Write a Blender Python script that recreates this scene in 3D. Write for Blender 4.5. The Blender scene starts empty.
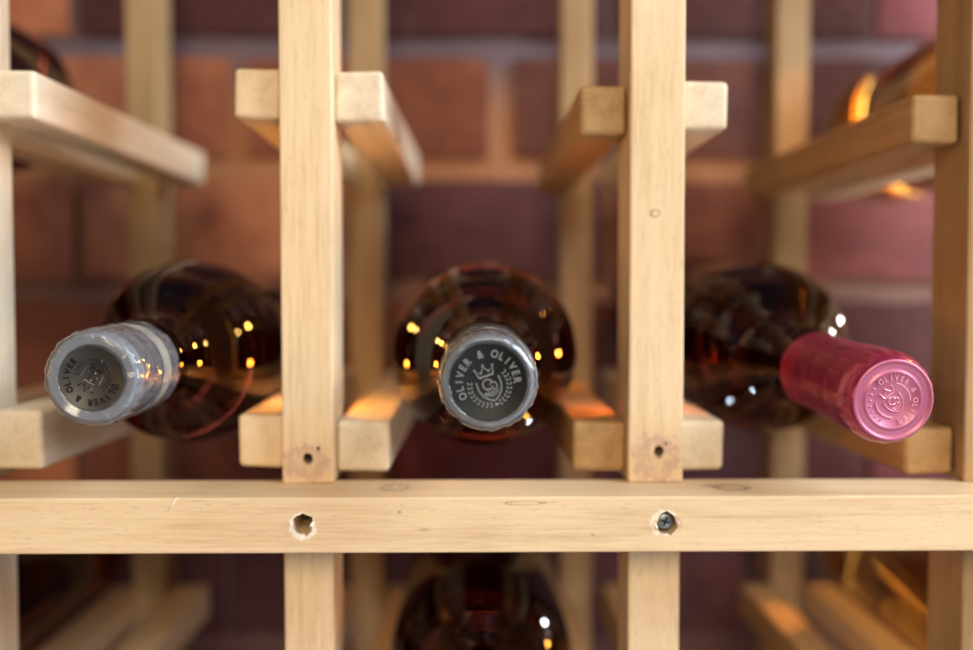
import bpy, bmesh, math, random
from mathutils import Vector, Matrix, noise
random.seed(7)
C = bpy.context.scene.collection
MM = 0.001
H = 1.2            # eye height above the floor (m); all plans below are in mm from the eye point
PI = math.pi

# ------------------------------------------------------------------ basics
def world(x, y, z):
    return Vector((x * MM, y * MM, H + z * MM))

def put(name, me, mat=None, parent=None, loc=None):
    o = bpy.data.objects.new(name, me)
    C.objects.link(o)
    if mat is not None:
        o.data.materials.append(mat)
    if parent is not None:
        o.parent = parent
    if loc is not None:
        o.location = loc
    return o

def bm_mesh(bm, name, smooth=True, angle=None):
    me = bpy.data.meshes.new(name)
    bm.normal_update()
    bm.to_mesh(me)
    bm.free()
    for p in me.polygons:
        p.use_smooth = smooth
    if smooth and angle is not None:
        me.set_sharp_from_angle(angle=math.radians(angle))
    return me

def empty(name, loc, label, cat, group=None):
    o = bpy.data.objects.new(name, None)
    o.empty_display_size = 0.02
    C.objects.link(o)
    o.location = loc
    o['label'] = label
    o['category'] = cat
    if group:
        o['group'] = group
    return o

# ------------------------------------------------------------------ node helpers
def new_mat(name):
    m = bpy.data.materials.new(name)
    m.use_nodes = True
    nt = m.node_tree
    for n in list(nt.nodes):
        nt.nodes.remove(n)
    out = nt.nodes.new('ShaderNodeOutputMaterial')
    bs = nt.nodes.new('ShaderNodeBsdfPrincipled')
    nt.links.new(bs.outputs[0], out.inputs[0])
    return m, nt, bs

def nd(nt, kind, **kw):
    n = nt.nodes.new(kind)
    for k, v in kw.items():
        if k in n.bl_rna.properties:
            setattr(n, k, v)
        else:
            n.inputs[k.replace('_', ' ')].default_value = v
    return n

def mixc(nt, fac, a, b, mode='MIX'):
    n = nt.nodes.new('ShaderNodeMix')
    n.data_type = 'RGBA'
    n.blend_type = mode
    for i, v in ((0, fac), (6, a), (7, b)):
        if hasattr(v, 'is_output') or isinstance(v, bpy.types.NodeSocket):
            nt.links.new(v, n.inputs[i])
        elif i == 0:
            n.inputs[i].default_value = v
        else:
            n.inputs[i].default_value = (*v, 1)
    return n.outputs[2]

def math_n(nt, op, a, b=None, clamp=False):
    n = nt.nodes.new('ShaderNodeMath')
    n.operation = op
    n.use_clamp = clamp
    for i, v in ((0, a), (1, b)):
        if v is None:
            continue
        if isinstance(v, bpy.types.NodeSocket):
            nt.links.new(v, n.inputs[i])
        else:
            n.inputs[i].default_value = v
    return n.outputs[0]

def ramp(nt, fac, stops):
    n = nt.nodes.new('ShaderNodeValToRGB')
    e = n.color_ramp.elements
    while len(e) > 1:
        e.remove(e[-1])
    e[0].position = stops[0][0]
    e[0].color = (*stops[0][1], 1)
    for p, c in stops[1:]:
        k = e.new(p)
        k.color = (*c, 1)
    nt.links.new(fac, n.inputs[0])
    return n.outputs[0]

# ------------------------------------------------------------------ wood
TONES = {
    'pale':  ((0.58, 0.47, 0.33), (0.70, 0.60, 0.45), (0.76, 0.68, 0.54)),
    'plain': ((0.60, 0.43, 0.25), (0.74, 0.56, 0.35), (0.80, 0.64, 0.43)),
    'honey': ((0.29, 0.165, 0.062), (0.40, 0.24, 0.10), (0.47, 0.30, 0.14)),
    'dusk':  ((0.26, 0.16, 0.07), (0.36, 0.235, 0.11), (0.44, 0.30, 0.16)),
}
def wood(name, axis, tone, spots=()):
    """spots: (centre mm in object space, radii mm, colour, strength, ring)"""
    m, nt, bs = new_mat(name)
    tc = nd(nt, 'ShaderNodeTexCoord')
    info = nd(nt, 'ShaderNodeObjectInfo')
    rnd = nd(nt, 'ShaderNodeVectorMath', operation='SCALE')
    comb = nd(nt, 'ShaderNodeCombineXYZ')
    for i in range(3):
        nt.links.new(math_n(nt, 'MULTIPLY', info.outputs['Random'], 3.1 + 2.3 * i), comb.inputs[i])
    add = nd(nt, 'ShaderNodeVectorMath', operation='ADD')
    nt.links.new(tc.outputs['Object'], add.inputs[0])
    nt.links.new(comb.outputs[0], add.inputs[1])
    mp = nd(nt, 'ShaderNodeMapping')
    sc = [1, 1, 1]
    sc[axis] = 0.055
    mp.inputs['Scale'].default_value = sc
    nt.links.new(add.outputs[0], mp.inputs[0])
    # annual rings: wide soft bands running along the piece
    n1 = nd(nt, 'ShaderNodeTexNoise', Scale=150.0, Detail=3.0, Roughness=0.55, Distortion=0.6)
    nt.links.new(mp.outputs[0], n1.inputs['Vector'])
    n2 = nd(nt, 'ShaderNodeTexNoise', Scale=900.0, Detail=4.0, Roughness=0.6)
    nt.links.new(mp.outputs[0], n2.inputs['Vector'])
    n3 = nd(nt, 'ShaderNodeTexNoise', Scale=28.0, Detail=2.0)
    nt.links.new(add.outputs[0], n3.inputs['Vector'])
    f = math_n(nt, 'ADD', math_n(nt, 'MULTIPLY', n1.outputs[0], 0.46),
               math_n(nt, 'ADD', math_n(nt, 'MULTIPLY', n2.outputs[0], 0.38), math_n(nt, 'MULTIPLY', n3.outputs[0], 0.22)))
    d, mid, l = TONES[tone]
    col = ramp(nt, f, [(0.38, d), (0.53, mid), (0.74, l)])
    # short pores
    mp2 = nd(nt, 'ShaderNodeMapping')
    s2 = [1, 1, 1]
    s2[axis] = 0.16
    mp2.inputs['Scale'].default_value = s2
    nt.links.new(add.outputs[0], mp2.inputs[0])
    v = nd(nt, 'ShaderNodeTexNoise', Scale=1500.0, Detail=2.0)
    nt.links.new(mp2.outputs[0], v.inputs['Vector'])
    pore = ramp(nt, v.outputs[0], [(0.60, (0, 0, 0)), (0.72, (1, 1, 1))])
    col = mixc(nt, math_n(nt, 'MULTIPLY', pore, 0.30), col, tuple(c * 0.55 for c in d))
    for c, r, colr, k, ring in spots:
        sub = nd(nt, 'ShaderNodeVectorMath', operation='SUBTRACT')
        nt.links.new(tc.outputs['Object'], sub.inputs[0])
        sub.inputs[1].default_value = [q * MM for q in c]
        nz = nd(nt, 'ShaderNodeTexNoise', Scale=420.0, Detail=2.0)
        nt.links.new(tc.outputs['Object'], nz.inputs['Vector'])
        dv = nd(nt, 'ShaderNodeVectorMath', operation='MULTIPLY')
        nt.links.new(sub.outputs[0], dv.inputs[0])
        dv.inputs[1].default_value = [1 / (q * MM) for q in r]
        ln = nd(nt, 'ShaderNodeVectorMath', operation='LENGTH')
        nt.links.new(dv.outputs[0], ln.inputs[0])
        dist = math_n(nt, 'ADD', ln.outputs['Value'], math_n(nt, 'MULTIPLY', math_n(nt, 'SUBTRACT', nz.outputs[0], 0.5), 0.9))
        if ring:
            mask = ramp(nt, dist, [(0.45, (0, 0, 0)), (0.68, (1, 1, 1)), (0.9, (0, 0, 0))])
        else:
            mask = ramp(nt, dist, [(0.35, (1, 1, 1)), (0.95, (0, 0, 0))])
        col = mixc(nt, math_n(nt, 'MULTIPLY', mask, k), col, colr)
    nt.links.new(col, bs.inputs['Base Color'])
    bs.inputs['Roughness'].default_value = 0.55
    bs.inputs['Specular IOR Level'].default_value = 0.35
    b = nd(nt, 'ShaderNodeBump', Strength=0.22, Distance=0.0004)
    nt.links.new(math_n(nt, 'SUBTRACT', n2.outputs[0], math_n(nt, 'MULTIPLY', pore, 0.5)), b.inputs['Height'])
    nt.links.new(b.outputs[0], bs.inputs['Normal'])
    return m

def timber(size, bev=1.2, jitter=0.25, seed=0, round_end=0.0):
    """a sawn stick, centred on its origin, edges eased; size in mm"""
    bm = bmesh.new()
    bmesh.ops.create_cube(bm, size=1.0)
    rr = random.Random(seed)
    for v in bm.verts:
        v.co = Vector((v.co.x * size[0], v.co.y * size[1], v.co.z * size[2])) * MM
        v.co += Vector([rr.uniform(-jitter, jitter) * MM for _ in range(3)])
    bmesh.ops.bevel(bm, geom=list(bm.edges), offset=bev * MM, segments=3, profile=0.55, affect='EDGES')
    if round_end:
        fy = min(v.co.y for v in bm.verts)
        for v in bm.verts:
            if v.co.y < fy + 0.004:
                v.co.x *= 1 - round_end * (1 - (v.co.y - fy) / 0.004)
                v.co.z *= 1 - round_end * (1 - (v.co.y - fy) / 0.004)
    return bm_mesh(bm, 'timber', False)

def bore(o, holes):
    """cuts real holes: (centre mm in object space, radius mm, depth mm, sides, seed) bored along +Y"""
    for c, r, dep, sides, seed in holes:
        rr = random.Random(seed)
        bm = bmesh.new()
        rings = []
        for y, k in ((-3, 1.12), (0.25, 1.0), (dep, 0.93)):
            ring = []
            for i in range(sides):
                a = 2 * PI * i / sides
                q = r * k * (1 + rr.uniform(-0.14, 0.14))
                ring.append(bm.verts.new(Vector((c[0] + q * math.cos(a), c[1] + y, c[2] + q * 1.1 * math.sin(a))) * MM))
            rings.append(ring)
        for a, b in zip(rings, rings[1:]):
            for i in range(sides):
                j = (i + 1) % sides
                bm.faces.new((a[i], a[j], b[j], b[i]))
        bm.faces.new(rings[0][::-1])
        bm.faces.new(rings[-1])
        bmesh.ops.recalc_face_normals(bm, faces=bm.faces)
        me = bm_mesh(bm, 'drill', False)
        d = bpy.data.objects.new('drill', me)
        C.objects.link(d)
        bpy.context.view_layer.update()
        d.matrix_world = o.matrix_world.copy()
        md = o.modifiers.new('bore', 'BOOLEAN')
        md.operation = 'DIFFERENCE'
        md.solver = 'EXACT'
        md.object = d
        bpy.context.view_layer.update()
        dg = bpy.context.evaluated_depsgraph_get()
        nm = bpy.data.meshes.new_from_object(o.evaluated_get(dg))
        o.modifiers.clear()
        for p in nm.polygons:
            p.use_smooth = False
        o.data = nm
        bpy.data.objects.remove(d)
        bpy.data.meshes.remove(me)

# ------------------------------------------------------------------ camera
F = 950.0
cam_d = bpy.data.cameras.new('camera')
cam = bpy.data.objects.new('camera', cam_d)
C.objects.link(cam)
cam.location = (0, 0, H)
cam.rotation_euler = (PI / 2 - math.atan(35 / F), 0, -math.atan(12.5 / F))
cam_d.sensor_width = 36
cam_d.lens = F / 973 * 36
cam_d.clip_start = 0.01
cam_d.dof.use_dof = True
cam_d.dof.focus_distance = 0.306
cam_d.dof.aperture_fstop = 3.05
bpy.context.scene.camera = cam

# ------------------------------------------------------------------ floor and brick wall
def srgb(r, g, b):
    return tuple(((c / 255) / 12.92 if c / 255 < 0.04045 else ((c / 255 + 0.055) / 1.055) ** 2.4) for c in (r, g, b))

m, nt, bs = new_mat('stone_floor')
tc = nd(nt, 'ShaderNodeTexCoord')
nz = nd(nt, 'ShaderNodeTexNoise', Scale=6.0, Detail=6.0)
nt.links.new(tc.outputs['Object'], nz.inputs['Vector'])
nt.links.new(ramp(nt, nz.outputs[0], [(0.3, (0.16, 0.12, 0.09)), (0.7, (0.30, 0.24, 0.18))]), bs.inputs['Base Color'])
bs.inputs['Roughness'].default_value = 0.6
bm = bmesh.new()
bmesh.ops.create_cube(bm, size=1)
for v in bm.verts:
    v.co = Vector((v.co.x * 5, v.co.y * 4.0 - 1.2, v.co.z * 0.1 - 0.05))
fl = put('floor', bm_mesh(bm, 'floor', False), m)
fl['kind'] = 'structure'

m, nt, bs = new_mat('old_brick')
at = nd(nt, 'ShaderNodeAttribute', attribute_name='brick_colour')
tc = nd(nt, 'ShaderNodeTexCoord')
n1 = nd(nt, 'ShaderNodeTexNoise', Scale=22.0, Detail=6.0, Roughness=0.6)
n2 = nd(nt, 'ShaderNodeTexNoise', Scale=160.0, Detail=5.0, Roughness=0.65)
nt.links.new(tc.outputs['Object'], n1.inputs['Vector'])
nt.links.new(tc.outputs['Object'], n2.inputs['Vector'])
c1 = mixc(nt, ramp(nt, n1.outputs[0], [(0.42, (0, 0, 0)), (0.68, (1, 1, 1))]), at.outputs['Color'], (0.55, 0.45, 0.45), 'MULTIPLY')
c2 = mixc(nt, math_n(nt, 'MULTIPLY', ramp(nt, n2.outputs[0], [(0.5, (0, 0, 0)), (0.75, (1, 1, 1))]), 0.16), c1, (0.36, 0.22, 0.22))
nt.links.new(c2, bs.inputs['Base Color'])
bs.inputs['Roughness'].default_value = 0.8
bp = nd(nt, 'ShaderNodeBump', Strength=0.6, Distance=0.002)
nt.links.new(n2.outputs[0], bp.inputs['Height'])
nt.links.new(bp.outputs[0], bs.inputs['Normal'])

BR = {'orange': (0.50, 0.19, 0.10), 'red': (0.38, 0.115, 0.06), 'plum': (0.15, 0.042, 0.055), 'maroon': (0.12, 0.026, 0.032), 'russet': (0.24, 0.07, 0.045), 'brightrose': (0.46, 0.13, 0.13),
      'rose': (0.28, 0.06, 0.085), 'tan': (0.55, 0.28, 0.16), 'dark': (0.06, 0.02, 0.03)}
# rows from the eye line: row k spans 78k .. 78(k+1) mm; (first joint x, colours by brick from far left of the frame)
special = {
    (1, -2): 'orange', (1, -1): 'red', (1, 0): 'russet', (1, 1): 'maroon', (1, 2): 'rose',
    (0, -2): 'orange', (0, -1): 'orange', (0, 0): 'plum', (0, 1): 'russet', (0, 2): 'brightrose',
    (-1, -2): 'red', (-1, -1): 'red', (-1, 0): 'maroon', (-1, 1): 'maroon', (-1, 2): 'plum',
    (-2, -2): 'orange', (-2, -1): 'red', (-2, 0): 'rose', (-2, 1): 'plum', (-2, 2): 'rose',
    (-3, -2): 'maroon', (-3, -1): 'maroon', (-3, 0): 'plum', (-3, 1): 'plum', (-3, 2): 'red',
    (2, -2): 'orange', (2, -1): 'maroon', (2, 0): 'maroon', (2, 1): 'maroon', (2, 2): 'rose',
}
bm = bmesh.new()
lay = bm.loops.layers.float_color.new('brick_colour')
WY = 614.0
def brick(x0, x1, z0, z1, col, seed):
    rr = random.Random(seed)
    nx, nz_ = 6, 3
    d0 = rr.uniform(-1.5, 1.5)
    g = {}
    for i in range(nx + 1):
        for k in range(nz_ + 1):
            edge = (i in (0, nx)) or (k in (0, nz_))
            x = x0 + (x1 - x0) * i / nx
            z = z0 + (z1 - z0) * k / nz_
            q = noise.noise(Vector((x * 0.03, z * 0.03, seed))) * 2.0
            g[i, k] = bm.verts.new((x * MM + (rr.uniform(-1, 1) * MM if edge else 0), (WY + d0 + q + (2.0 if edge else 0)) * MM,
                                    H + z * MM + (rr.uniform(-1, 1) * MM if edge else 0)))
    faces = []
    for i in range(nx):
        for k in range(nz_):
            faces.append(bm.faces.new((g[i, k], g[i + 1, k], g[i + 1, k + 1], g[i, k + 1])))
    ring = [g[i, 0] for i in range(nx)] + [g[nx, k] for k in range(nz_)] + [g[i, nz_] for i in range(nx, 0, -1)] + [g[0, k] for k in range(nz_, 0, -1)]
    back = [bm.verts.new((v.co.x, (WY + 16) * MM, v.co.z)) for v in ring]
    for i in range(len(ring)):
        j = (i + 1) % len(ring)
        faces.append(bm.faces.new((ring[j], ring[i], back[i], back[j])))
    for f in faces:
        for lp in f.loops:
            lp[lay] = (*col, 1)
pitch, BW, MT = 78.0, 171.0, 15.0
for row in range(-15, 15):
    off = 17.0 if row % 2 else -84.0
    if row == -3:
        off = 9.0
    for n in range(-8, 8):
        x0 = off + n * BW - 0
        key = (row, n + 0)
        kind = special.get(key) or random.choice(['orange', 'red', 'plum', 'maroon', 'rose', 'red'])
        base = BR[kind]
        jit = random.uniform(0.88, 1.12) * (0.88 if kind == 'orange' else 0.60)
        JT = 7.0
        a0 = x0 + JT / 2 + (6 if (row, n) in ((1, 0), (1, -1)) else 0) - (50 if (row, n) == (0, 2) else 0)
        a1 = x0 + BW - JT / 2 - (50 if (row, n) == (0, 1) else 0) - (5 if (row, n) == (1, -1) else 0)
        brick(a0, a1, row * pitch + MT / 2, (row + 1) * pitch - MT / 2, tuple(c * jit for c in base), row * 31 + n + 500)
wall_br = bm_mesh(bm, 'brickwork', True, 50)
wall = put('wall_back', wall_br, m)
wall['kind'] = 'structure'

m, nt, bs = new_mat('lime_mortar')
tc = nd(nt, 'ShaderNodeTexCoord')
n1 = nd(nt, 'ShaderNodeTexNoise', Scale=9.0, Detail=4.0)
n2 = nd(nt, 'ShaderNodeTexNoise', Scale=220.0, Detail=4.0)
nt.links.new(tc.outputs['Object'], n1.inputs['Vector'])
nt.links.new(tc.outputs['Object'], n2.inputs['Vector'])
sx = nd(nt, 'ShaderNodeSeparateXYZ')
nt.links.new(tc.outputs['Object'], sx.inputs[0])
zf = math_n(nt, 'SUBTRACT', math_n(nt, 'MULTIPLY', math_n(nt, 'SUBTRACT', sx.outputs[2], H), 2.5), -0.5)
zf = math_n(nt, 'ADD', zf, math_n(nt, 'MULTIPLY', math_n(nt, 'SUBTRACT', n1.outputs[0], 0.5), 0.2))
nt.links.new(ramp(nt, zf, [(0.3, (0.14, 0.07, 0.07)), (0.5, (0.27, 0.16, 0.12)), (0.70, (0.38, 0.18, 0.09)), (0.78, (0.34, 0.17, 0.10)), (0.86, (0.15, 0.115, 0.15))]), bs.inputs['Base Color'])  # the tan stops paint warm light into the mortar by height
bs.inputs['Roughness'].default_value = 0.9
bp = nd(nt, 'ShaderNodeBump', Strength=0.8, Distance=0.002)
nt.links.new(n2.outputs[0], bp.inputs['Height'])
nt.links.new(bp.outputs[0], bs.inputs['Normal'])
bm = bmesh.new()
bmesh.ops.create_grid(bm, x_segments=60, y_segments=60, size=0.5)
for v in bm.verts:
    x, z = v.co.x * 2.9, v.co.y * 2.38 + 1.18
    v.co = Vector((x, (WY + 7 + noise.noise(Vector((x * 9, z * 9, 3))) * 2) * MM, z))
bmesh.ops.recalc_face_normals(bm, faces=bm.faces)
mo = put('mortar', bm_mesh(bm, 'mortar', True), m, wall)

# ------------------------------------------------------------------ the wine rack
rack = empty('wine_rack', (0, 0.317, 0), 'wooden wine rack of square pine sticks in front of a brick wall', 'wine rack')
RO = Vector((0, 0.317, 0))
mats = {(a, t): wood('pine_%s_%s' % ('xyz'[a], t), a, t) for a in (1, 2) for t in TONES}

def stick(name, x0, x1, y0, y1, z0, z1, axis, tone, mat=None, bev=1.2, seed=0, jit=0.25, round_end=0):
    me = timber((x1 - x0, y1 - y0, z1 - z0), bev, jit, seed, round_end)
    o = put(name, me, mat or mats[axis, tone], rack)
    o.location = world((x0 + x1) / 2, (y0 + y1) / 2, (z0 + z1) / 2) - RO
    return o

PF = 340.0         # front face of the posts
PD = 27.0
RT, RB = -69.6, -88.4        # the rail
UP = 300.0
LOW = -1200.0
HOLE_SHADE = (0.03, 0.018, 0.012)  # shade painted into the wood inside the nail holes
PINK = (0.50, 0.33, 0.27)
posts = [(-320.5, -302), (-194.5, -176.2), (-69.2, -50.4), (55.8, 75.3), (177.6, 196.0), (303, 321)]
for i, (x0, x1) in enumerate(posts):
    tone = 'plain'
    cz = (UP + RT) / 2
    hz = (UP - RT) / 2
    if i == 2:
        mat = wood('pine_post_nailed', 2, 'plain', [
            ((-0.5, -12, -hz + 8), (11, 4, 9.0), PINK, 0.75, True), ((0.1, -10, -hz + 9), (2.4, 14, 3.0), HOLE_SHADE, 1.0, False), ((-0.5, -12, -hz + 5), (14, 5, 8), (0.55, 0.38, 0.28), 0.4, False)])
    elif i == 3:
        mat = wood('pine_post_knotted', 2, 'plain', [
            ((0, -12, -hz + 9), (11, 4, 13.0), PINK, 0.8, True), ((1.2, -10, -hz + 11.5), (2.4, 14, 3.0), HOLE_SHADE, 1.0, False), ((-1.0, -12, 27.3 - cz), (2.6, 5, 2.2), (0.30, 0.18, 0.08), 0.9, True)])
    else:
        mat = None
    up = stick('post', x0, x1, PF, PF + PD, RT + 0.05, UP, 2, 'pale' if i == 1 else 'dusk' if i == 4 else tone, mat, 0.9, i)
    if i == 2:
        bore(up, [((0.1, -PD / 2, -hz + 9.0), 1.8, 7, 9, 3), ((3.8, -PD / 2, -hz + 12.6), 0.75, 4, 7, 5)])
    if i == 3:
        bore(up, [((1.2, -PD / 2, -hz + 11.5), 1.8, 7, 9, 9), ((3.6, -PD / 2, -hz + 14.2), 0.5, 3, 7, 6)])
    stick('post', x0 + 0.4, x1 - 0.6, PF + 0.5, PF + PD, LOW, RB - 0.05, 2, 'pale' if i == 1 else 'dusk' if i == 4 else tone, None, 0.9, i + 20)
    if 0 <= i < 6:
        xb = [-320, -200, -72, 50.5, 175.5, 303][i]
        tb = 'dusk'
        stick('post', xb, xb + 18.5, 553, 577, LOW, UP, 2, tb, None, 1.0, i + 40)

# front rail with two screw holes
rail_x0, rail_x1 = -330.0, 331.0
RY0, RY1 = 317.0, 347.0
hx1, hx2 = -57.6, 65.0
hz_ = -78.7
cx, cy, czr = (rail_x0 + rail_x1) / 2, (RY0 + RY1) / 2, (RT + RB) / 2
def rl(x, y, z):
    return (x - cx, y - cy, z - czr)
rail_mat = wood('pine_rail', 0, 'plain', [
    (rl(hx1, RY0, hz_ - 0.6), (5.6, 4, 5.0), (0.92, 0.88, 0.80), 0.85, True),
    (rl(hx2 - 0.6, RY0, hz_), (6.2, 4, 5.2), (0.95, 0.86, 0.72), 0.8, True),
    (rl(hx2 + 3.3, RY0, hz_), (2.2, 3, 3.4), (0.45, 0.25, 0.12), 0.8, False),
    (rl(-28, RY1 - 14, RT), (6.5, 8, 3), (0.30, 0.24, 0.17), 0.75, True),
    (rl(-28, RY1 - 14, RT), (3.2, 4, 3), (0.35, 0.27, 0.19), 0.6, True),
    (rl(91, RY1 - 15, RT), (8, 7, 3), (0.28, 0.19, 0.14), 0.8, True),
    (rl(85, RY1 - 12, RT), (6, 2.2, 3), (0.25, 0.16, 0.12), 0.8, False),
    (rl(17, RY0, RT - 2), (9, 3, 0.9), (0.28, 0.19, 0.11), 0.7, True),
    (rl(-25, RY0, RT - 5), (1.2, 3, 1), (0.30, 0.20, 0.12), 0.7, False),
    (rl(-17, RY0, RT - 11), (3.0, 3, 0.8), (0.40, 0.27, 0.15), 0.6, False),
    (rl(40, RY0, RT - 13), (1.0, 3, 1), (0.36, 0.25, 0.15), 0.6, False),
])
rail = stick('front_rail', rail_x0, rail_x1, RY0, RY1, RB, RT, 0, 'plain', rail_mat, 0.8, 77, 0.2)
bore(rail, [(rl(hx1, RY0, hz_), 3.5, 17, 20, 1), (rl(hx2, RY0, hz_), 3.5, 9, 20, 2)])

m_steel, nt, bs = new_mat('dull_steel')
bs.inputs['Base Color'].default_value = (0.20, 0.225, 0.24, 1)
bs.inputs['Metallic'].default_value = 0.85
bs.inputs['Roughness'].default_value = 0.42
def screw(x, y, z, name='screw'):
    bm = bmesh.new()
    n = 28
    prof = [(0.0, 0.0), (0.8, 0.0), (1.9, 0.12), (2.55, 0.45), (2.8, 1.0), (1.5, 2.6), (1.3, 9.0)]
    rings = []
    for r, d in prof[1:]:
        rings.append([bm.verts.new(Vector((r * math.cos(2 * PI * i / n), d, r * math.sin(2 * PI * i / n))) * MM) for i in range(n)])
    for a, b in zip(rings, rings[1:]):
        for i in range(n):
            bm.faces.new((a[i], b[i], b[(i + 1) % n], a[(i + 1) % n]))
    bm.faces.new(rings[0])
    bm.faces.new(rings[-1][::-1])
    bmesh.ops.recalc_face_normals(bm, faces=bm.faces)
    o = put(name, bm_mesh(bm, 'screw', True, 30), m_steel, rail)
    o.location = Vector(rl(x, y, z)) * MM
    # cross recess
    for ang in (0.5, 0.5 + PI / 2):
        pass
    bm = bmesh.new()
    for ang in (0.35, 0.35 + PI / 2):
        g = bmesh.ops.create_cube(bm, size=1)['verts']
        for v in g:
            v.co = Vector((v.co.x * 3.2, v.co.y * 0.5, v.co.z * 0.62)) * MM
            v.co = Matrix.Rotation(ang, 3, 'Y') @ v.co
    s = put('cross_slot', bm_mesh(bm, 'cross_slot', False), m_black, o)
    s.location = (0, 0.0001, 0)
    return o
m_black, nt, bs = new_mat('black_void')
bs.inputs['Base Color'].default_value = (0.008, 0.008, 0.008, 1)
bs.inputs['Roughness'].default_value = 0.7
s1 = screw(hx2 - 0.2, RY0 + 1.6, hz_ + 0.2)
s1['label'] = 'grey steel screw head'
s2 = screw(hx1 - 0.1, RY0 + 13.5, hz_ + 0.5)

# splinters round the holes and the lifted sliver on the rail edge
m_spl, nt, bs = new_mat('torn_wood')
bs.inputs['Base Color'].default_value = (0.93, 0.90, 0.84, 1)
bs.inputs['Roughness'].default_value = 0.7
def sliver(pts, w, parent, name='splinter'):
    bm = bmesh.new()
    prev = None
    for k, p in enumerate(pts):
        p = Vector(p)
        ww = w * math.sin(PI * (k + 0.35) / (len(pts) - 0.3))
        ring = [bm.verts.new((p + Vector(q) * ww) * MM) for q in ((-.5, 0, 0.2), (0, -.5, 0), (.5, 0, -0.2), (0, .3, 0))]
        if prev:
            for i in range(4):
                bm.faces.new((prev[i], prev[(i + 1) % 4], ring[(i + 1) % 4], ring[i]))
        else:
            bm.faces.new(ring[::-1])
        prev = ring
    bm.faces.new(prev)
    bmesh.ops.recalc_face_normals(bm, faces=bm.faces)
    return put(name, bm_mesh(bm, name, True), m_spl, parent)
sliver([rl(-102.4, RY0 - 0.25, RT - 4.2), rl(-101.3, RY0 - 0.35, RT - 2.8), rl(-100.4, RY0 - 0.4, RT - 1.5), rl(-99.6, RY0 + 0.1, RT - 0.1), rl(-99.2, RY0 + 1.2, RT + 0.2)], 0.55, rail)
sliver([rl(hx1 - 4.3, RY0 - 0.1, hz_ + 0.8), rl(hx1 - 3.6, RY0 - 0.5, hz_ + 0.3), rl(hx1 - 3.0, RY0 - 0.2, hz_ - 0.4)], 0.9, rail)
sliver([rl(hx1 + 3.6, RY0 - 0.1, hz_ + 1.0), rl(hx1 + 3.0, RY0 - 0.5, hz_ + 0.1), rl(hx1 + 2.6, RY0 - 0.1, hz_ - 0.9)], 1.0, rail)
sliver([rl(hx1 - 3.4, RY0 - 0.1, hz_ - 1.6), rl(hx1 - 2.7, RY0 - 0.4, hz_ - 2.4), rl(hx1 - 1.9, RY0 - 0.1, hz_ - 3.1)], 0.7, rail)
sliver([rl(hx2 - 4.6, RY0 - 0.1, hz_ + 0.4), rl(hx2 - 3.7, RY0 - 0.4, hz_ - 0.8), rl(hx2 - 2.9, RY0 - 0.1, hz_ - 2.4)], 0.9, rail)
sliver([rl(hx2 + 3.2, RY0 - 0.1, hz_ + 1.3), rl(hx2 + 3.9, RY0 - 0.3, hz_ + 0.4), rl(hx2 + 4.2, RY0 - 0.1, hz_ - 0.6)], 0.7, rail)

# support bars: x0, x1, top, bottom, tone
BF, BB = 345.5, 560.0
upper = [(-175.9, -157.3, 79.3, 61.2, 'pale'), (-86.9, -69.5, 80.0, 61.4, 'plain'), (-50.7, -32.4, 79.3, 60.8, 'pale'),
         (37.9, 55.7, 74.6, 55.6, 'honey'), (75.3, 92.7, 76.1, 57.9, 'pale'), (158.6, 176.7, 71.0, 53.0, 'honey'),
         (-214.0, -195.0, 79.0, 61.0, 'plain'), (-301.7, -283, 79.0, 61.0, 'plain'), (196, 214, 71, 53, 'pale'), (284.5, 302.7, 71, 53, 'plain')]
lower = [(-175.9, -157.0, -43.4, -65.7, 'pale'), (-86.5, -69.5, -45.4, -65.2, 'plain'), (-50.7, -30.8, -48.0, -66.9, 'pale'),
         (36.5, 55.6, -47.6, -66.9, 'honey'), (75.3, 92.0, -47.5, -66.9, 'pale'), (158.2, 176.7, -50.8, -68.2, 'honey'),
         (-214.0, -195.0, -47, -66, 'plain'), (-301.7, -283, -47, -66.0, 'plain'), (196, 214, -50, -68, 'pale'), (284.5, 302.7, -50, -68, 'plain')]
base = [(a, b, c - 127.5, d - 127.5, e) for a, b, c, d, e in lower]
base = [(a, b, -175.0, -193.0, 'plain' if e == 'pale' else e) for a, b, c, d, e in base]
base[4] = base[4][:4] + ('honey',)
for k, (x0, x1, t, b, tone) in enumerate(upper + lower + base):
    stick('support_bar', x0, x1, BF + (k * 37 % 5) * 0.4, BB, b, t, 1, tone, None, 1.9, 100 + k, 0.5, 0.05)

# ------------------------------------------------------------------ bottles
def lathe(profile, n=96, wob=None, name='lathe', sharp=40, closed=True):
    """profile of (y, r) in mm round the Y axis; wob(y, angle) -> radius offset"""
    bm = bmesh.new()
    prev = None
    for y, r in profile:
        if r < 1e-6:
            ring = [bm.verts.new((0, y * MM, 0))]
        else:
            ring = []
            for i in range(n):
                a = 2 * PI * i / n
                q = r + (wob(y, a) if wob else 0)
                ring.append(bm.verts.new((q * math.cos(a) * MM, y * MM, q * math.sin(a) * MM)))
        if prev is not None:
            if len(prev) == 1 and len(ring) > 1:
                for i in range(n):
                    bm.faces.new((prev[0], ring[(i + 1) % n], ring[i]))
            elif len(ring) == 1 and len(prev) > 1:
                for i in range(n):
                    bm.faces.new((prev[i], prev[(i + 1) % n], ring[0]))
            elif len(ring) > 1:
                for i in range(n):
                    bm.faces.new((prev[i], prev[(i + 1) % n], ring[(i + 1) % n], ring[i]))
        prev = ring
    bmesh.ops.recalc_face_normals(bm, faces=bm.faces)
    return bm_mesh(bm, name, True, sharp)

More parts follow.
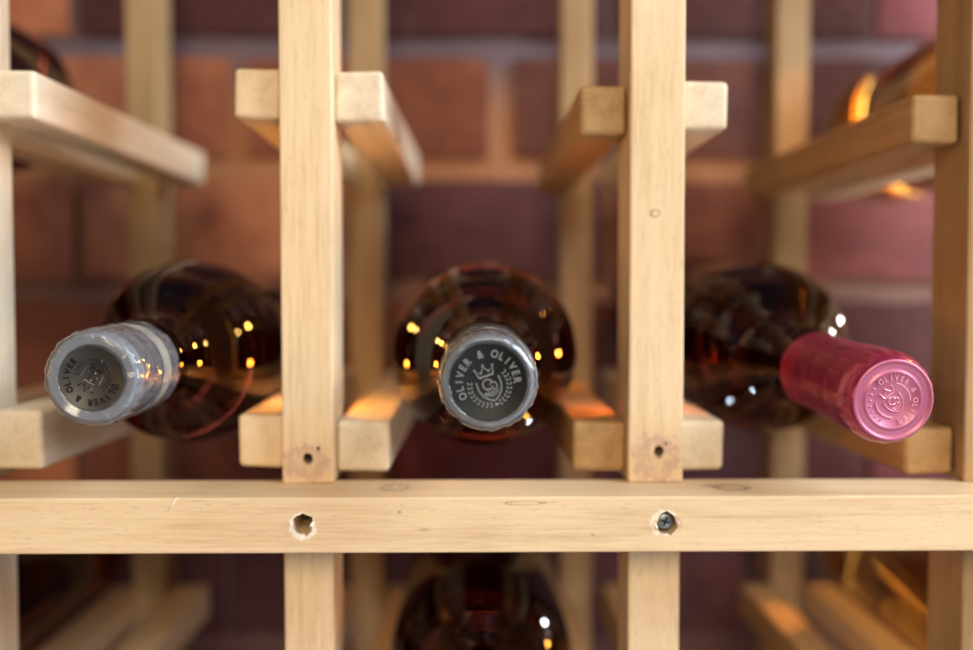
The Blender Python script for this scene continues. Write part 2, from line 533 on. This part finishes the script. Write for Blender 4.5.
def bez(p0, p1, p2, p3, n):
    out = []
    for i in range(1, n + 1):
        t = i / n
        a, b, c, d = (1 - t) ** 3, 3 * t * (1 - t) ** 2, 3 * t * t * (1 - t), t ** 3
        out.append((a * p0[0] + b * p1[0] + c * p2[0] + d * p3[0], a * p0[1] + b * p1[1] + c * p2[1] + d * p3[1]))
    return out

R = 39.0
def body_profile(L=285.0, neck_end=62.0, sh=118.0, R=R):
    p = [(4.0, 0.0), (4.0, 10.0), (4.4, 13.2), (6, 13.9), (20, 13.9), (22, 13.2)]
    p += [(neck_end - 14, 14.4)]
    p += bez((neck_end - 14, 14.4), (neck_end + 6, 15.5), (neck_end + 8, 22), (neck_end + 16, 28.5), 12)
    p += bez(p[-1], (neck_end + 22, 34), (sh - 16, R), (sh, R), 14)
    p += [(sh + 60, R), (L - 9, R)]
    p += bez((L - 9, R), (L - 3, R), (L, R - 3), (L, R - 8), 6)
    p += [(L - 3, R - 13), (L - 14, 16), (L - 20, 6), (L - 21, 0)]
    return p

def glass(name, col, rough=0.02):
    m, nt, bs = new_mat(name)
    bs.inputs['Base Color'].default_value = (*col, 1)
    bs.inputs['Transmission Weight'].default_value = 1.0
    bs.inputs['Roughness'].default_value = rough
    bs.inputs['IOR'].default_value = 1.47
    return m
m_rum = glass('dark_rum_in_glass', (0.075, 0.010, 0.006))
m_amber = glass('amber_rum_in_glass', (0.42, 0.19, 0.03))
m_heel = glass('thick_clear_glass', (1.0, 0.88, 0.34))

# clear shrink capsule
def clear_mat():
    m, nt, bs = new_mat('clear_shrink_plastic')
    out = [n for n in nt.nodes if n.type == 'OUTPUT_MATERIAL'][0]
    bs.inputs['Base Color'].default_value = (0.24, 0.26, 0.295, 1)
    bs.inputs['Roughness'].default_value = 0.10
    bs.inputs['Specular IOR Level'].default_value = 1.0
    bs.inputs['Coat Weight'].default_value = 1.0
    bs.inputs['Coat Roughness'].default_value = 0.03
    tr = nd(nt, 'ShaderNodeBsdfTransparent')
    tr.inputs[0].default_value = (0.93, 0.95, 0.98, 1)
    tc = nd(nt, 'ShaderNodeTexCoord')
    mp = nd(nt, 'ShaderNodeMapping')
    mp.inputs['Scale'].default_value = (1, 0.45, 1)
    nt.links.new(tc.outputs['Object'], mp.inputs[0])
    nz = nd(nt, 'ShaderNodeTexVoronoi', Scale=330.0, feature='SMOOTH_F1')
    nt.links.new(mp.outputs[0], nz.inputs['Vector'])
    bp = nd(nt, 'ShaderNodeBump', Strength=0.75, Distance=0.0012)
    nt.links.new(nz.outputs[0], bp.inputs['Height'])
    nt.links.new(bp.outputs[0], bs.inputs['Normal'])
    lw = nd(nt, 'ShaderNodeLayerWeight', Blend=0.35)
    mx = nd(nt, 'ShaderNodeMixShader')
    fac = math_n(nt, 'ADD', math_n(nt, 'MULTIPLY', lw.outputs['Facing'], 0.70), 0.20, True)
    nt.links.new(fac, mx.inputs[0])
    nt.links.new(tr.outputs[0], mx.inputs[1])
    nt.links.new(bs.outputs[0], mx.inputs[2])
    nt.links.new(mx.outputs[0], out.inputs[0])
    return m
m_clear = clear_mat()

def simple(name, col, rough, metal=0.0, coat=0.0, spec=0.5):
    m, nt, bs = new_mat(name)
    bs.inputs['Base Color'].default_value = (*col, 1)
    bs.inputs['Roughness'].default_value = rough
    bs.inputs['Metallic'].default_value = metal
    bs.inputs['Coat Weight'].default_value = coat
    bs.inputs['Specular IOR Level'].default_value = spec
    return m
m_stop = simple('black_stopper', (0.008, 0.010, 0.011), 0.5, 0.0, 0.0, 0.25)
m_emb = simple('highlit_raised_black', (0.20, 0.215, 0.22), 0.35, 0.0, 0.2)  # black lifted to grey, painting the highlight the raised letters catch
m_stop_dull = simple('dull_stopper', (0.030, 0.028, 0.026), 0.45)
m_emb_dull = simple('glossy_raised_black', (0.010, 0.010, 0.012), 0.12, 0.0, 1.0)
m_lip = simple('pale_glass_lip', (0.27, 0.285, 0.31), 0.12, 0.0, 1.0)
m_band = simple('cream_band', (0.66, 0.60, 0.44), 0.5)

def foil_mat():
    m, nt, bs = new_mat('rose_foil')
    tc = nd(nt, 'ShaderNodeTexCoord')
    nz = nd(nt, 'ShaderNodeTexNoise', Scale=180.0, Detail=3.0)
    nt.links.new(tc.outputs['Object'], nz.inputs['Vector'])
    nt.links.new(ramp(nt, nz.outputs[0], [(0.3, (0.27, 0.017, 0.055)), (0.7, (0.40, 0.04, 0.105))]), bs.inputs['Base Color'])
    bs.inputs['Metallic'].default_value = 0.45
    bs.inputs['Roughness'].default_value = 0.3
    bs.inputs['Coat Weight'].default_value = 0.3
    bp = nd(nt, 'ShaderNodeBump', Strength=0.25, Distance=0.0006)
    nt.links.new(nz.outputs[0], bp.inputs['Height'])
    nt.links.new(bp.outputs[0], bs.inputs['Normal'])
    return m
m_foil = foil_mat()
m_face = simple('rose_foil_lit_face', (0.47, 0.13, 0.235), 0.42, 0.25, 0.15)  # same foil made paler than the body, painting the front light on it
m_foil_hi = simple('rose_foil_lit_relief', (0.88, 0.42, 0.56), 0.25, 0.4, 0.4)  # lighter copy of the foil, with highlights painted on the raised work

# ---- raised lettering and crest, built in the XZ plane facing -Y (mm)
def letters(bm, text, radius, a0, step, size, depth):
    cache = {}
    for k, ch in enumerate(text):
        if ch == ' ':
            continue
        if ch not in cache:
            cu = bpy.data.curves.new('glyph', 'FONT')
            cu.body = ch
            cu.size = size
            cu.extrude = depth
            cu.offset = size * 0.022
            cu.resolution_u = 3
            cu.align_x = 'CENTER'
            ob = bpy.data.objects.new('glyph', cu)
            C.objects.link(ob)
            dg = bpy.context.evaluated_depsgraph_get()
            me = bpy.data.meshes.new_from_object(ob.evaluated_get(dg))
            bpy.data.objects.remove(ob)
            bpy.data.curves.remove(cu)
            cache[ch] = me
        me = cache[ch]
        a = math.radians(a0 + step * k)
        rot = Matrix.Rotation(a - PI / 2, 3, 'Z')
        base_v = len(bm.verts)
        vs = []
        for v in me.vertices:
            p = rot @ Vector((v.co.x * 0.86, v.co.y + radius, 0))
            vs.append(bm.verts.new((p.x * MM, v.co.z * MM, p.y * MM)))
        for p in me.polygons:
            try:
                bm.faces.new([vs[i] for i in p.vertices][::-1])
            except ValueError:
                pass
    for me in cache.values():
        bpy.data.meshes.remove(me)

def blob(bm, x, z, rx, rz, ang, d=0.25):
    """a small raised ellipse"""
    n = 12
    c = bm.verts.new((x * MM, -d * MM, z * MM))
    rings = []
    for k, (s, dd) in enumerate(((0.6, -0.8 * d), (1.0, 0.1))):
        ring = []
        for i in range(n):
            t = 2 * PI * i / n
            px, pz = rx * s * math.cos(t), rz * s * math.sin(t)
            ring.append(bm.verts.new(((x + px * math.cos(ang) - pz * math.sin(ang)) * MM, dd * MM, (z + px * math.sin(ang) + pz * math.cos(ang)) * MM)))
        rings.append(ring)
    for i in range(n):
        j = (i + 1) % n
        bm.faces.new((c, rings[0][i], rings[0][j]))
        bm.faces.new((rings[0][i], rings[1][i], rings[1][j], rings[0][j]))

def ridge(bm, pts, w, d=0.28, close=False):
    """a raised rounded line through (x, z) points"""
    P = [Vector((p[0], p[1])) for p in pts]
    n = len(P)
    rows = []
    for i in range(n):
        a = P[(i - 1) % n] if (close or i > 0) else P[i]
        b = P[(i + 1) % n] if (close or i < n - 1) else P[i]
        t = (b - a).normalized()
        nn = Vector((-t.y, t.x))
        rows.append([bm.verts.new(((P[i].x + nn.x * w * o) * MM, y * MM, (P[i].y + nn.y * w * o) * MM))
                     for o, y in ((-.5, 0.1), (-.3, -d * .8), (0, -d), (.3, -d * .8), (.5, 0.1))])
    rng = range(n) if close else range(n - 1)
    for i in rng:
        a, b = rows[i], rows[(i + 1) % n]
        for k in range(4):
            bm.faces.new((a[k], a[k + 1], b[k + 1], b[k]))

def circ(r, a0, a1, n=40, cx=0, cz=0):
    return [(cx + r * math.cos(math.radians(a0 + (a1 - a0) * i / n)), cz + r * math.sin(math.radians(a0 + (a1 - a0) * i / n))) for i in range(n + 1)]

def crest(bm, s=1.0, wreath=True):
    """crown over a curled monogram on a shield, between two laurel sprays; about 7.5 mm across at s = 1"""
    q = lambda pts: [(x * s, z * s) for x, z in pts]
    # crown
    ridge(bm, q([(-1.8, 2.4), (1.8, 2.4)]), 0.5 * s)
    ridge(bm, q([(-1.8, 2.5), (-2.2, 4.2), (-1.0, 3.2), (0, 4.8), (1.0, 3.2), (2.2, 4.2), (1.8, 2.5)]), 0.42 * s)
    for x, z in ((-2.3, 4.5), (0, 5.1), (2.3, 4.5), (-1.0, 3.5), (1.0, 3.5)):
        blob(bm, x * s, z * s, 0.36 * s, 0.36 * s, 0)
    # shield sides
    ridge(bm, q([(-2.9, 1.6), (-2.9, -0.6), (-2.3, -2.2), (-1.1, -3.4), (0, -4.0)]), 0.4 * s)
    ridge(bm, q([(2.9, 1.6), (2.9, -0.6), (2.3, -2.2), (1.1, -3.4), (0, -4.0)]), 0.4 * s)
    # monogram curls
    ridge(bm, q(circ(1.25, 20, 330, 22, -0.3, 0.3)), 0.4 * s)
    ridge(bm, q(circ(0.9, 150, -120, 16, 0.9, -0.4)), 0.36 * s)
    # fluting under it
    for k in range(-4, 5):
        ridge(bm, q([(k * 0.48, -1.35 - 0.10 * abs(k) * 0.2), (k * 0.36, -3.0 + 0.16 * abs(k))]), 0.24 * s)
    if wreath:
        for sg in (-1, 1):
            for k in range(9):
                a = math.radians(-90 + sg * (14 + k * 12.5))
                for rr_, tw in ((4.45, 0.7), (5.25, -0.7)):
                    blob(bm, rr_ * s * math.cos(a), (rr_ * math.sin(a) - 0.1) * s, 0.50 * s, 0.22 * s, a + PI / 2 * sg + tw * sg)
        blob(bm, 0, -5.0 * s, 0.6 * s, 0.4 * s, 0)

def finish_relief(bm, rot_deg, name, mat, parent, y):
    bmesh.ops.rotate(bm, verts=bm.verts, cent=(0, 0, 0), matrix=Matrix.Rotation(-math.radians(rot_deg), 3, 'Y'))
    bmesh.ops.recalc_face_normals(bm, faces=bm.faces)
    o = put(name, bm_mesh(bm, name, True, 45), mat, parent)
    o.location = (0, y * MM, 0)
    return o

def bottle(name, label, group, x, y, z, L=285.0, mat=None, yaw=0, pitch=0, cap='clear', turn=20, heel=False, seed=1, sr=11.5, R=R, dull=False):
    root = empty(name, world(x, y, z), label, 'bottle', group)
    root.rotation_euler = (math.radians(pitch), 0, math.radians(yaw))
    body = put('glass_body', lathe(body_profile(L - 9 if heel else L, 80.0 if cap == 'rose' else 62.0, 128.0 if cap == 'rose' else 118.0, R), 128, None, 'glass_body'), mat or m_rum, root)
    rr = random.Random(seed)
    ph = [rr.uniform(0, 6.28) for _ in range(6)]
    if cap == 'clear':
        # stopper: recessed black disc with raised rim
        st = put('stopper', lathe([(0.6, 0), (0.6, sr - 0.5), (0.35, sr - 0.2), (0.35, sr + 0.2), (0.8, sr + 0.4), (3.9, sr + 0.4)], 96, None, 'stopper'), m_stop_dull if dull else m_stop, root)
        me_ = m_emb_dull if dull else m_emb
        bm = bmesh.new()
        letters(bm, 'OLIVER & OLIVER', 7.7 * sr / 11.5, 192, -14.6, 3.3 * sr / 11.5, 0.34)
        finish_relief(bm, turn - 3, 'lettering', me_, st, 0.6)
        bm = bmesh.new()
        crest(bm, 1.24 * sr / 11.5)
        bmesh.ops.translate(bm, verts=bm.verts, vec=(0, 0, -1.0 * MM))
        finish_relief(bm, turn, 'crest', me_, st, 0.6)
        put('bottle_lip', lathe([(3.2, sr + 0.45), (1.6, sr + 0.7), (0.9, 13.0), (1.6, 13.9), (4.0, 14.3), (7.0, 14.3), (7.2, 13.95)], 96, None, 'lip'), m_lip, root)
        put('seal_band', lathe([(25.0, 14.8), (25.2, 15.35), (30.6, 15.6), (30.8, 15.0)], 96, None, 'band'), m_band, root)
        def wob(yy, a):
            k = max(0.0, 1 - abs(yy - 3.5) / 5.0)
            v = (0.20 * math.sin(19 * a + ph[0]) + 0.16 * math.sin(31 * a + ph[1]) + 0.12 * math.sin(11 * a + ph[2])) * k
            v += 0.10 * math.sin(7 * a + yy * 0.5 + ph[3]) + 0.08 * math.sin(13 * a - yy * 0.8 + ph[4])
            return v
        prof = [(0.5, sr + 0.25), (0.0, sr + 0.6), (-0.1, sr + 1.1), (0.15, 13.6), (0.9, 14.3), (1.8, 14.8), (3.5, 15.2), (6, 15.5), (10, 15.6), (14, 15.6), (18, 15.6),
                (20, 15.9), (21, 15.6), (24, 15.9), (28, 16.0), (32, 16.0), (36, 16.1), (38, 16.15)]
        cp = put('capsule', lathe(prof, 160, wob, 'capsule', 60), m_clear, root)
        cp['label'] = 'clear wrinkled shrink capsule'
    elif cap == 'rose':
        def wob(yy, a):
            k = max(0.0, 1 - abs(yy - 6) / 6.0)
            v = (0.42 * abs(math.sin(9.5 * a + ph[0])) + 0.14 * math.sin(23 * a + ph[1])) * k
            m_ = 1.0 if yy > 10 else 0.2
            v += m_ * (0.12 * math.sin(5 * a + yy * 0.25 + ph[2]) * math.sin(yy * 0.4 + ph[3]) + 0.10 * math.sin(17 * a + ph[4]) * max(0, 1 - abs(yy - 26) / 16))
            return v
        prof = [(0.7, 0), (0.7, 8.8), (0.3, 9.1), (0.3, 9.5), (0.7, 9.8), (0.75, 12.1), (0.2, 12.5), (0.1, 12.9), (0.5, 13.4), (1.5, 14.0), (3.5, 14.8), (7, 15.4),
                (12, 15.5), (18, 15.4), (18.8, 15.55), (19.8, 15.45), (24, 15.1), (32, 14.8), (45, 14.4), (55, 14.4), (60, 14.7)]
        def wob2(yy, a):
            return wob(yy, a) if yy > 1.0 else 0.0
        dense = []
        for (ya, ra), (yb, rb) in zip(prof, prof[1:]):
            k = max(1, int((yb - ya) / 1.5))
            dense += [(ya + (yb - ya) * q / k, ra + (rb - ra) * q / k) for q in range(k)]
        prof = dense + [prof[-1]]
        cp = put('capsule', lathe(prof, 160, wob2, 'capsule', 60), m_foil, root)
        cp.data.materials.append(m_face)
        for p in cp.data.polygons:
            if p.center.y < 0.95 * MM:
                p.material_index = 1
        cp['label'] = 'rose pink foil capsule'
        bm = bmesh.new()
        letters(bm, 'OLIVER & OLIVER', 6.55, 126, -14.0, 2.6, 0.28)
        for k in range(7):
            a = math.radians(150 + k * 15)
            blob(bm, 7.4 * math.cos(a), 7.4 * math.sin(a), 0.55, 0.3, a)
        finish_relief(bm, 0, 'lettering', m_foil_hi, cp, 0.65)
        bm = bmesh.new()
        crest(bm, 1.02, False)
        bmesh.ops.translate(bm, verts=bm.verts, vec=(0, 0, -0.3 * MM))
        ridge(bm, circ(5.7, 150, 235, 16), 0.6)
        ridge(bm, circ(5.7, 320, 405, 16), 0.6)
        finish_relief(bm, 38, 'crest', m_foil_hi, cp, 0.65)
        for ax, az in ((-6.3, 6.4), (6.0, -6.9)):
            vb = bmesh.new()
            bmesh.ops.create_cone(vb, cap_ends=True, segments=16, radius1=0.5 * MM, radius2=0.5 * MM, depth=0.1 * MM,
                                  matrix=Matrix.Rotation(PI / 2, 4, 'X'))
            v = put('vent_hole', bm_mesh(vb, 'vent_hole', False), m_black, cp)
            v.location = (ax * MM, 0.66 * MM, az * MM)
    if heel:
        hp = [(L - 8.4, 0), (L - 8.4, R - 3), (L - 8.4, R - 0.8), (L - 7.6, R), (L - 3, R), (L - 0.8, R - 2), (L, R - 6), (L - 1.5, R - 14), (L - 5, 0)]
        h = put('thick_heel', lathe(hp, 96, None, 'heel'), m_heel, root)
    return root

GR = 'rum bottles lying neck out in the rack'
bottle('bottle', 'dark rum bottle whose clear capsule has a cream band, lying at the rack\u2019s palest post', GR,
       -118.3, 294, -27.3, turn=150, seed=3, sr=9.8, yaw=1.0, pitch=0.75, dull=True)
bottle('bottle', 'dark rum bottle facing straight out between the two nailed posts, black stopper with raised crest', GR,
       4.3, 286, -27.9, turn=20, seed=5, pitch=0.8)
bottle('bottle', 'dark rum bottle with rose pink foil capsule, lying above the rail', GR,
       135.2, 303, -35.6, turn=0, cap='rose', seed=8, yaw=3.1, pitch=4.6, R=38.4)
bottle('bottle', 'dark rum bottle directly below the rail, under the middle black-stoppered bottle', GR,
       3.0, 292, -155.8, turn=60, seed=11)
bottle('bottle', 'dark bottle of which only the base shows, high up beyond the palest post', GR,
       -248.5, 226, 99.5, mat=m_rum, cap='clear', seed=12)
bottle('bottle', 'amber bottle high up with a glowing yellow heel near the upper right bar', GR,
       249.2, 290, 91.8, mat=m_amber, cap='clear', heel=True, seed=13)
bottle('bottle', 'amber bottle low down with a bright heel below the right end of the rail', GR,
       249.2, 290, -155.0, mat=m_amber, cap='clear', heel=True, seed=14)
bottle('bottle', 'dark bottle low down in the shadow below the left end of the rail', GR,
       -248.5, 280, -155.5, mat=m_rum, cap='clear', seed=15)

# ------------------------------------------------------------------ light
def area(name, loc, target, size, power, col, size_y=None):
    l = bpy.data.lights.new(name, 'AREA')
    l.shape = 'RECTANGLE' if size_y else 'SQUARE'
    l.size = size
    if size_y:
        l.size_y = size_y
    l.energy = power
    l.color = col
    o = bpy.data.objects.new(name, l)
    C.objects.link(o)
    o.location = loc
    d = Vector(target) - Vector(loc)
    o.rotation_euler = d.to_track_quat('-Z', 'Y').to_euler()
    return o
def point(name, loc, power, col, r=0.02):
    l = bpy.data.lights.new(name, 'POINT')
    l.energy = power
    l.color = col
    l.shadow_soft_size = r
    o = bpy.data.objects.new(name, l)
    C.objects.link(o)
    o.location = loc
    return o
def spot(name, loc, target, power, col, ang, r=0.004, blend=0.5):
    l = bpy.data.lights.new(name, 'SPOT')
    l.energy = power
    l.color = col
    l.spot_size = math.radians(ang)
    l.spot_blend = blend
    l.shadow_soft_size = r
    o = bpy.data.objects.new(name, l)
    C.objects.link(o)
    o.location = loc
    d = Vector(target) - Vector(loc)
    o.rotation_euler = d.to_track_quat('-Z', 'Y').to_euler()
    return o
T = (0, 0.35, H)
area('window_light', (1.75, -0.5, H + 1.25), T, 0.9, 56, (0.80, 0.90, 1.0), 1.2)
area('ceiling_lamp', (-0.05, -1.7, H + 0.9), T, 0.8, 36.5, (1.0, 0.79, 0.54))
area('room_lamp', (-1.6, -0.6, H + 0.1), T, 0.5, 4, (1.0, 0.50, 0.18))
area('floor_bounce', (0.5, -0.75, H - 1.0), T, 1.2, 10, (0.80, 0.88, 1.0))
area('side_window', (1.25, 0.15, H + 0.42), (0, 0.42, H), 0.25, 12, (0.86, 0.94, 1.0), 0.40)
for x, y, z, p, r in [(0.78, 0.57, 0.48, 5.0, 0.02), (0.80, 0.58, -0.02, 4.0, 0.02), (0.95, 0.50, 0.25, 5.0, 0.02)]:
    point('bulb', (x, y, H + z), p, (1.0, 0.42, 0.06), r)
point('offscreen_glint_fill', (0.37, 0.585, H - 0.07), 0.13, (1.0, 0.93, 0.8), 0.008)  # added out-of-frame sources for white glints and the heel glow
point('offscreen_glint_fill', (0.37, 0.585, H + 0.18), 0.3, (1.0, 0.88, 0.6), 0.008)
for x, y, z, p, c in [(-62, 388, -34, 0.020, (1, .27, .025)), (-62, 395, -2, .014, (1, .5, .07)), (-57, 374, -3, .008, (1, .55, .15)),
                      (61, 371.5, -24, 0.020, (1, .25, .025)), (67, 408, -121, .016, (.9, .95, 1)), (77, 388, -133, .012, (1, .45, .05))]:
    point('added_glint_point', tuple(world(x, y, z)), p * 3.0, c, 0.002)  # added behind the posts only to put glints on the bottles
point('offscreen_glint_fill', tuple(world(298, 481, 23)), 0.16, (1, .95, .88), 0.004)  # added out of frame for a white glint on the pink-capped bottle
spot('caustic_standin', (0.33, 0.596, H + 0.33), (0.046, 0.47, H - 0.048), 9, (1.0, 0.42, 0.06), 7)  # added spots in place of light refracted through the rum
spot('caustic_standin', (0.45, 0.30, H + 0.42), (0.184, 0.553, H + 0.092), 7, (1.0, 0.38, 0.05), 7)
spot('caustic_standin', (0.33, 0.60, H + 0.06), (0.155, 0.50, H - 0.175), 5, (1.0, 0.42, 0.07), 9)
w = bpy.data.worlds.new('world')
bpy.context.scene.world = w
w.use_nodes = True
bg = w.node_tree.nodes['Background']
bg.inputs[0].default_value = (0.55, 0.60, 0.75, 1)
bg.inputs[1].default_value = 0.11

sc = bpy.context.scene
sc.view_settings.view_transform = 'Standard'
sc.view_settings.look = 'None'
sc.view_settings.exposure = 0.0
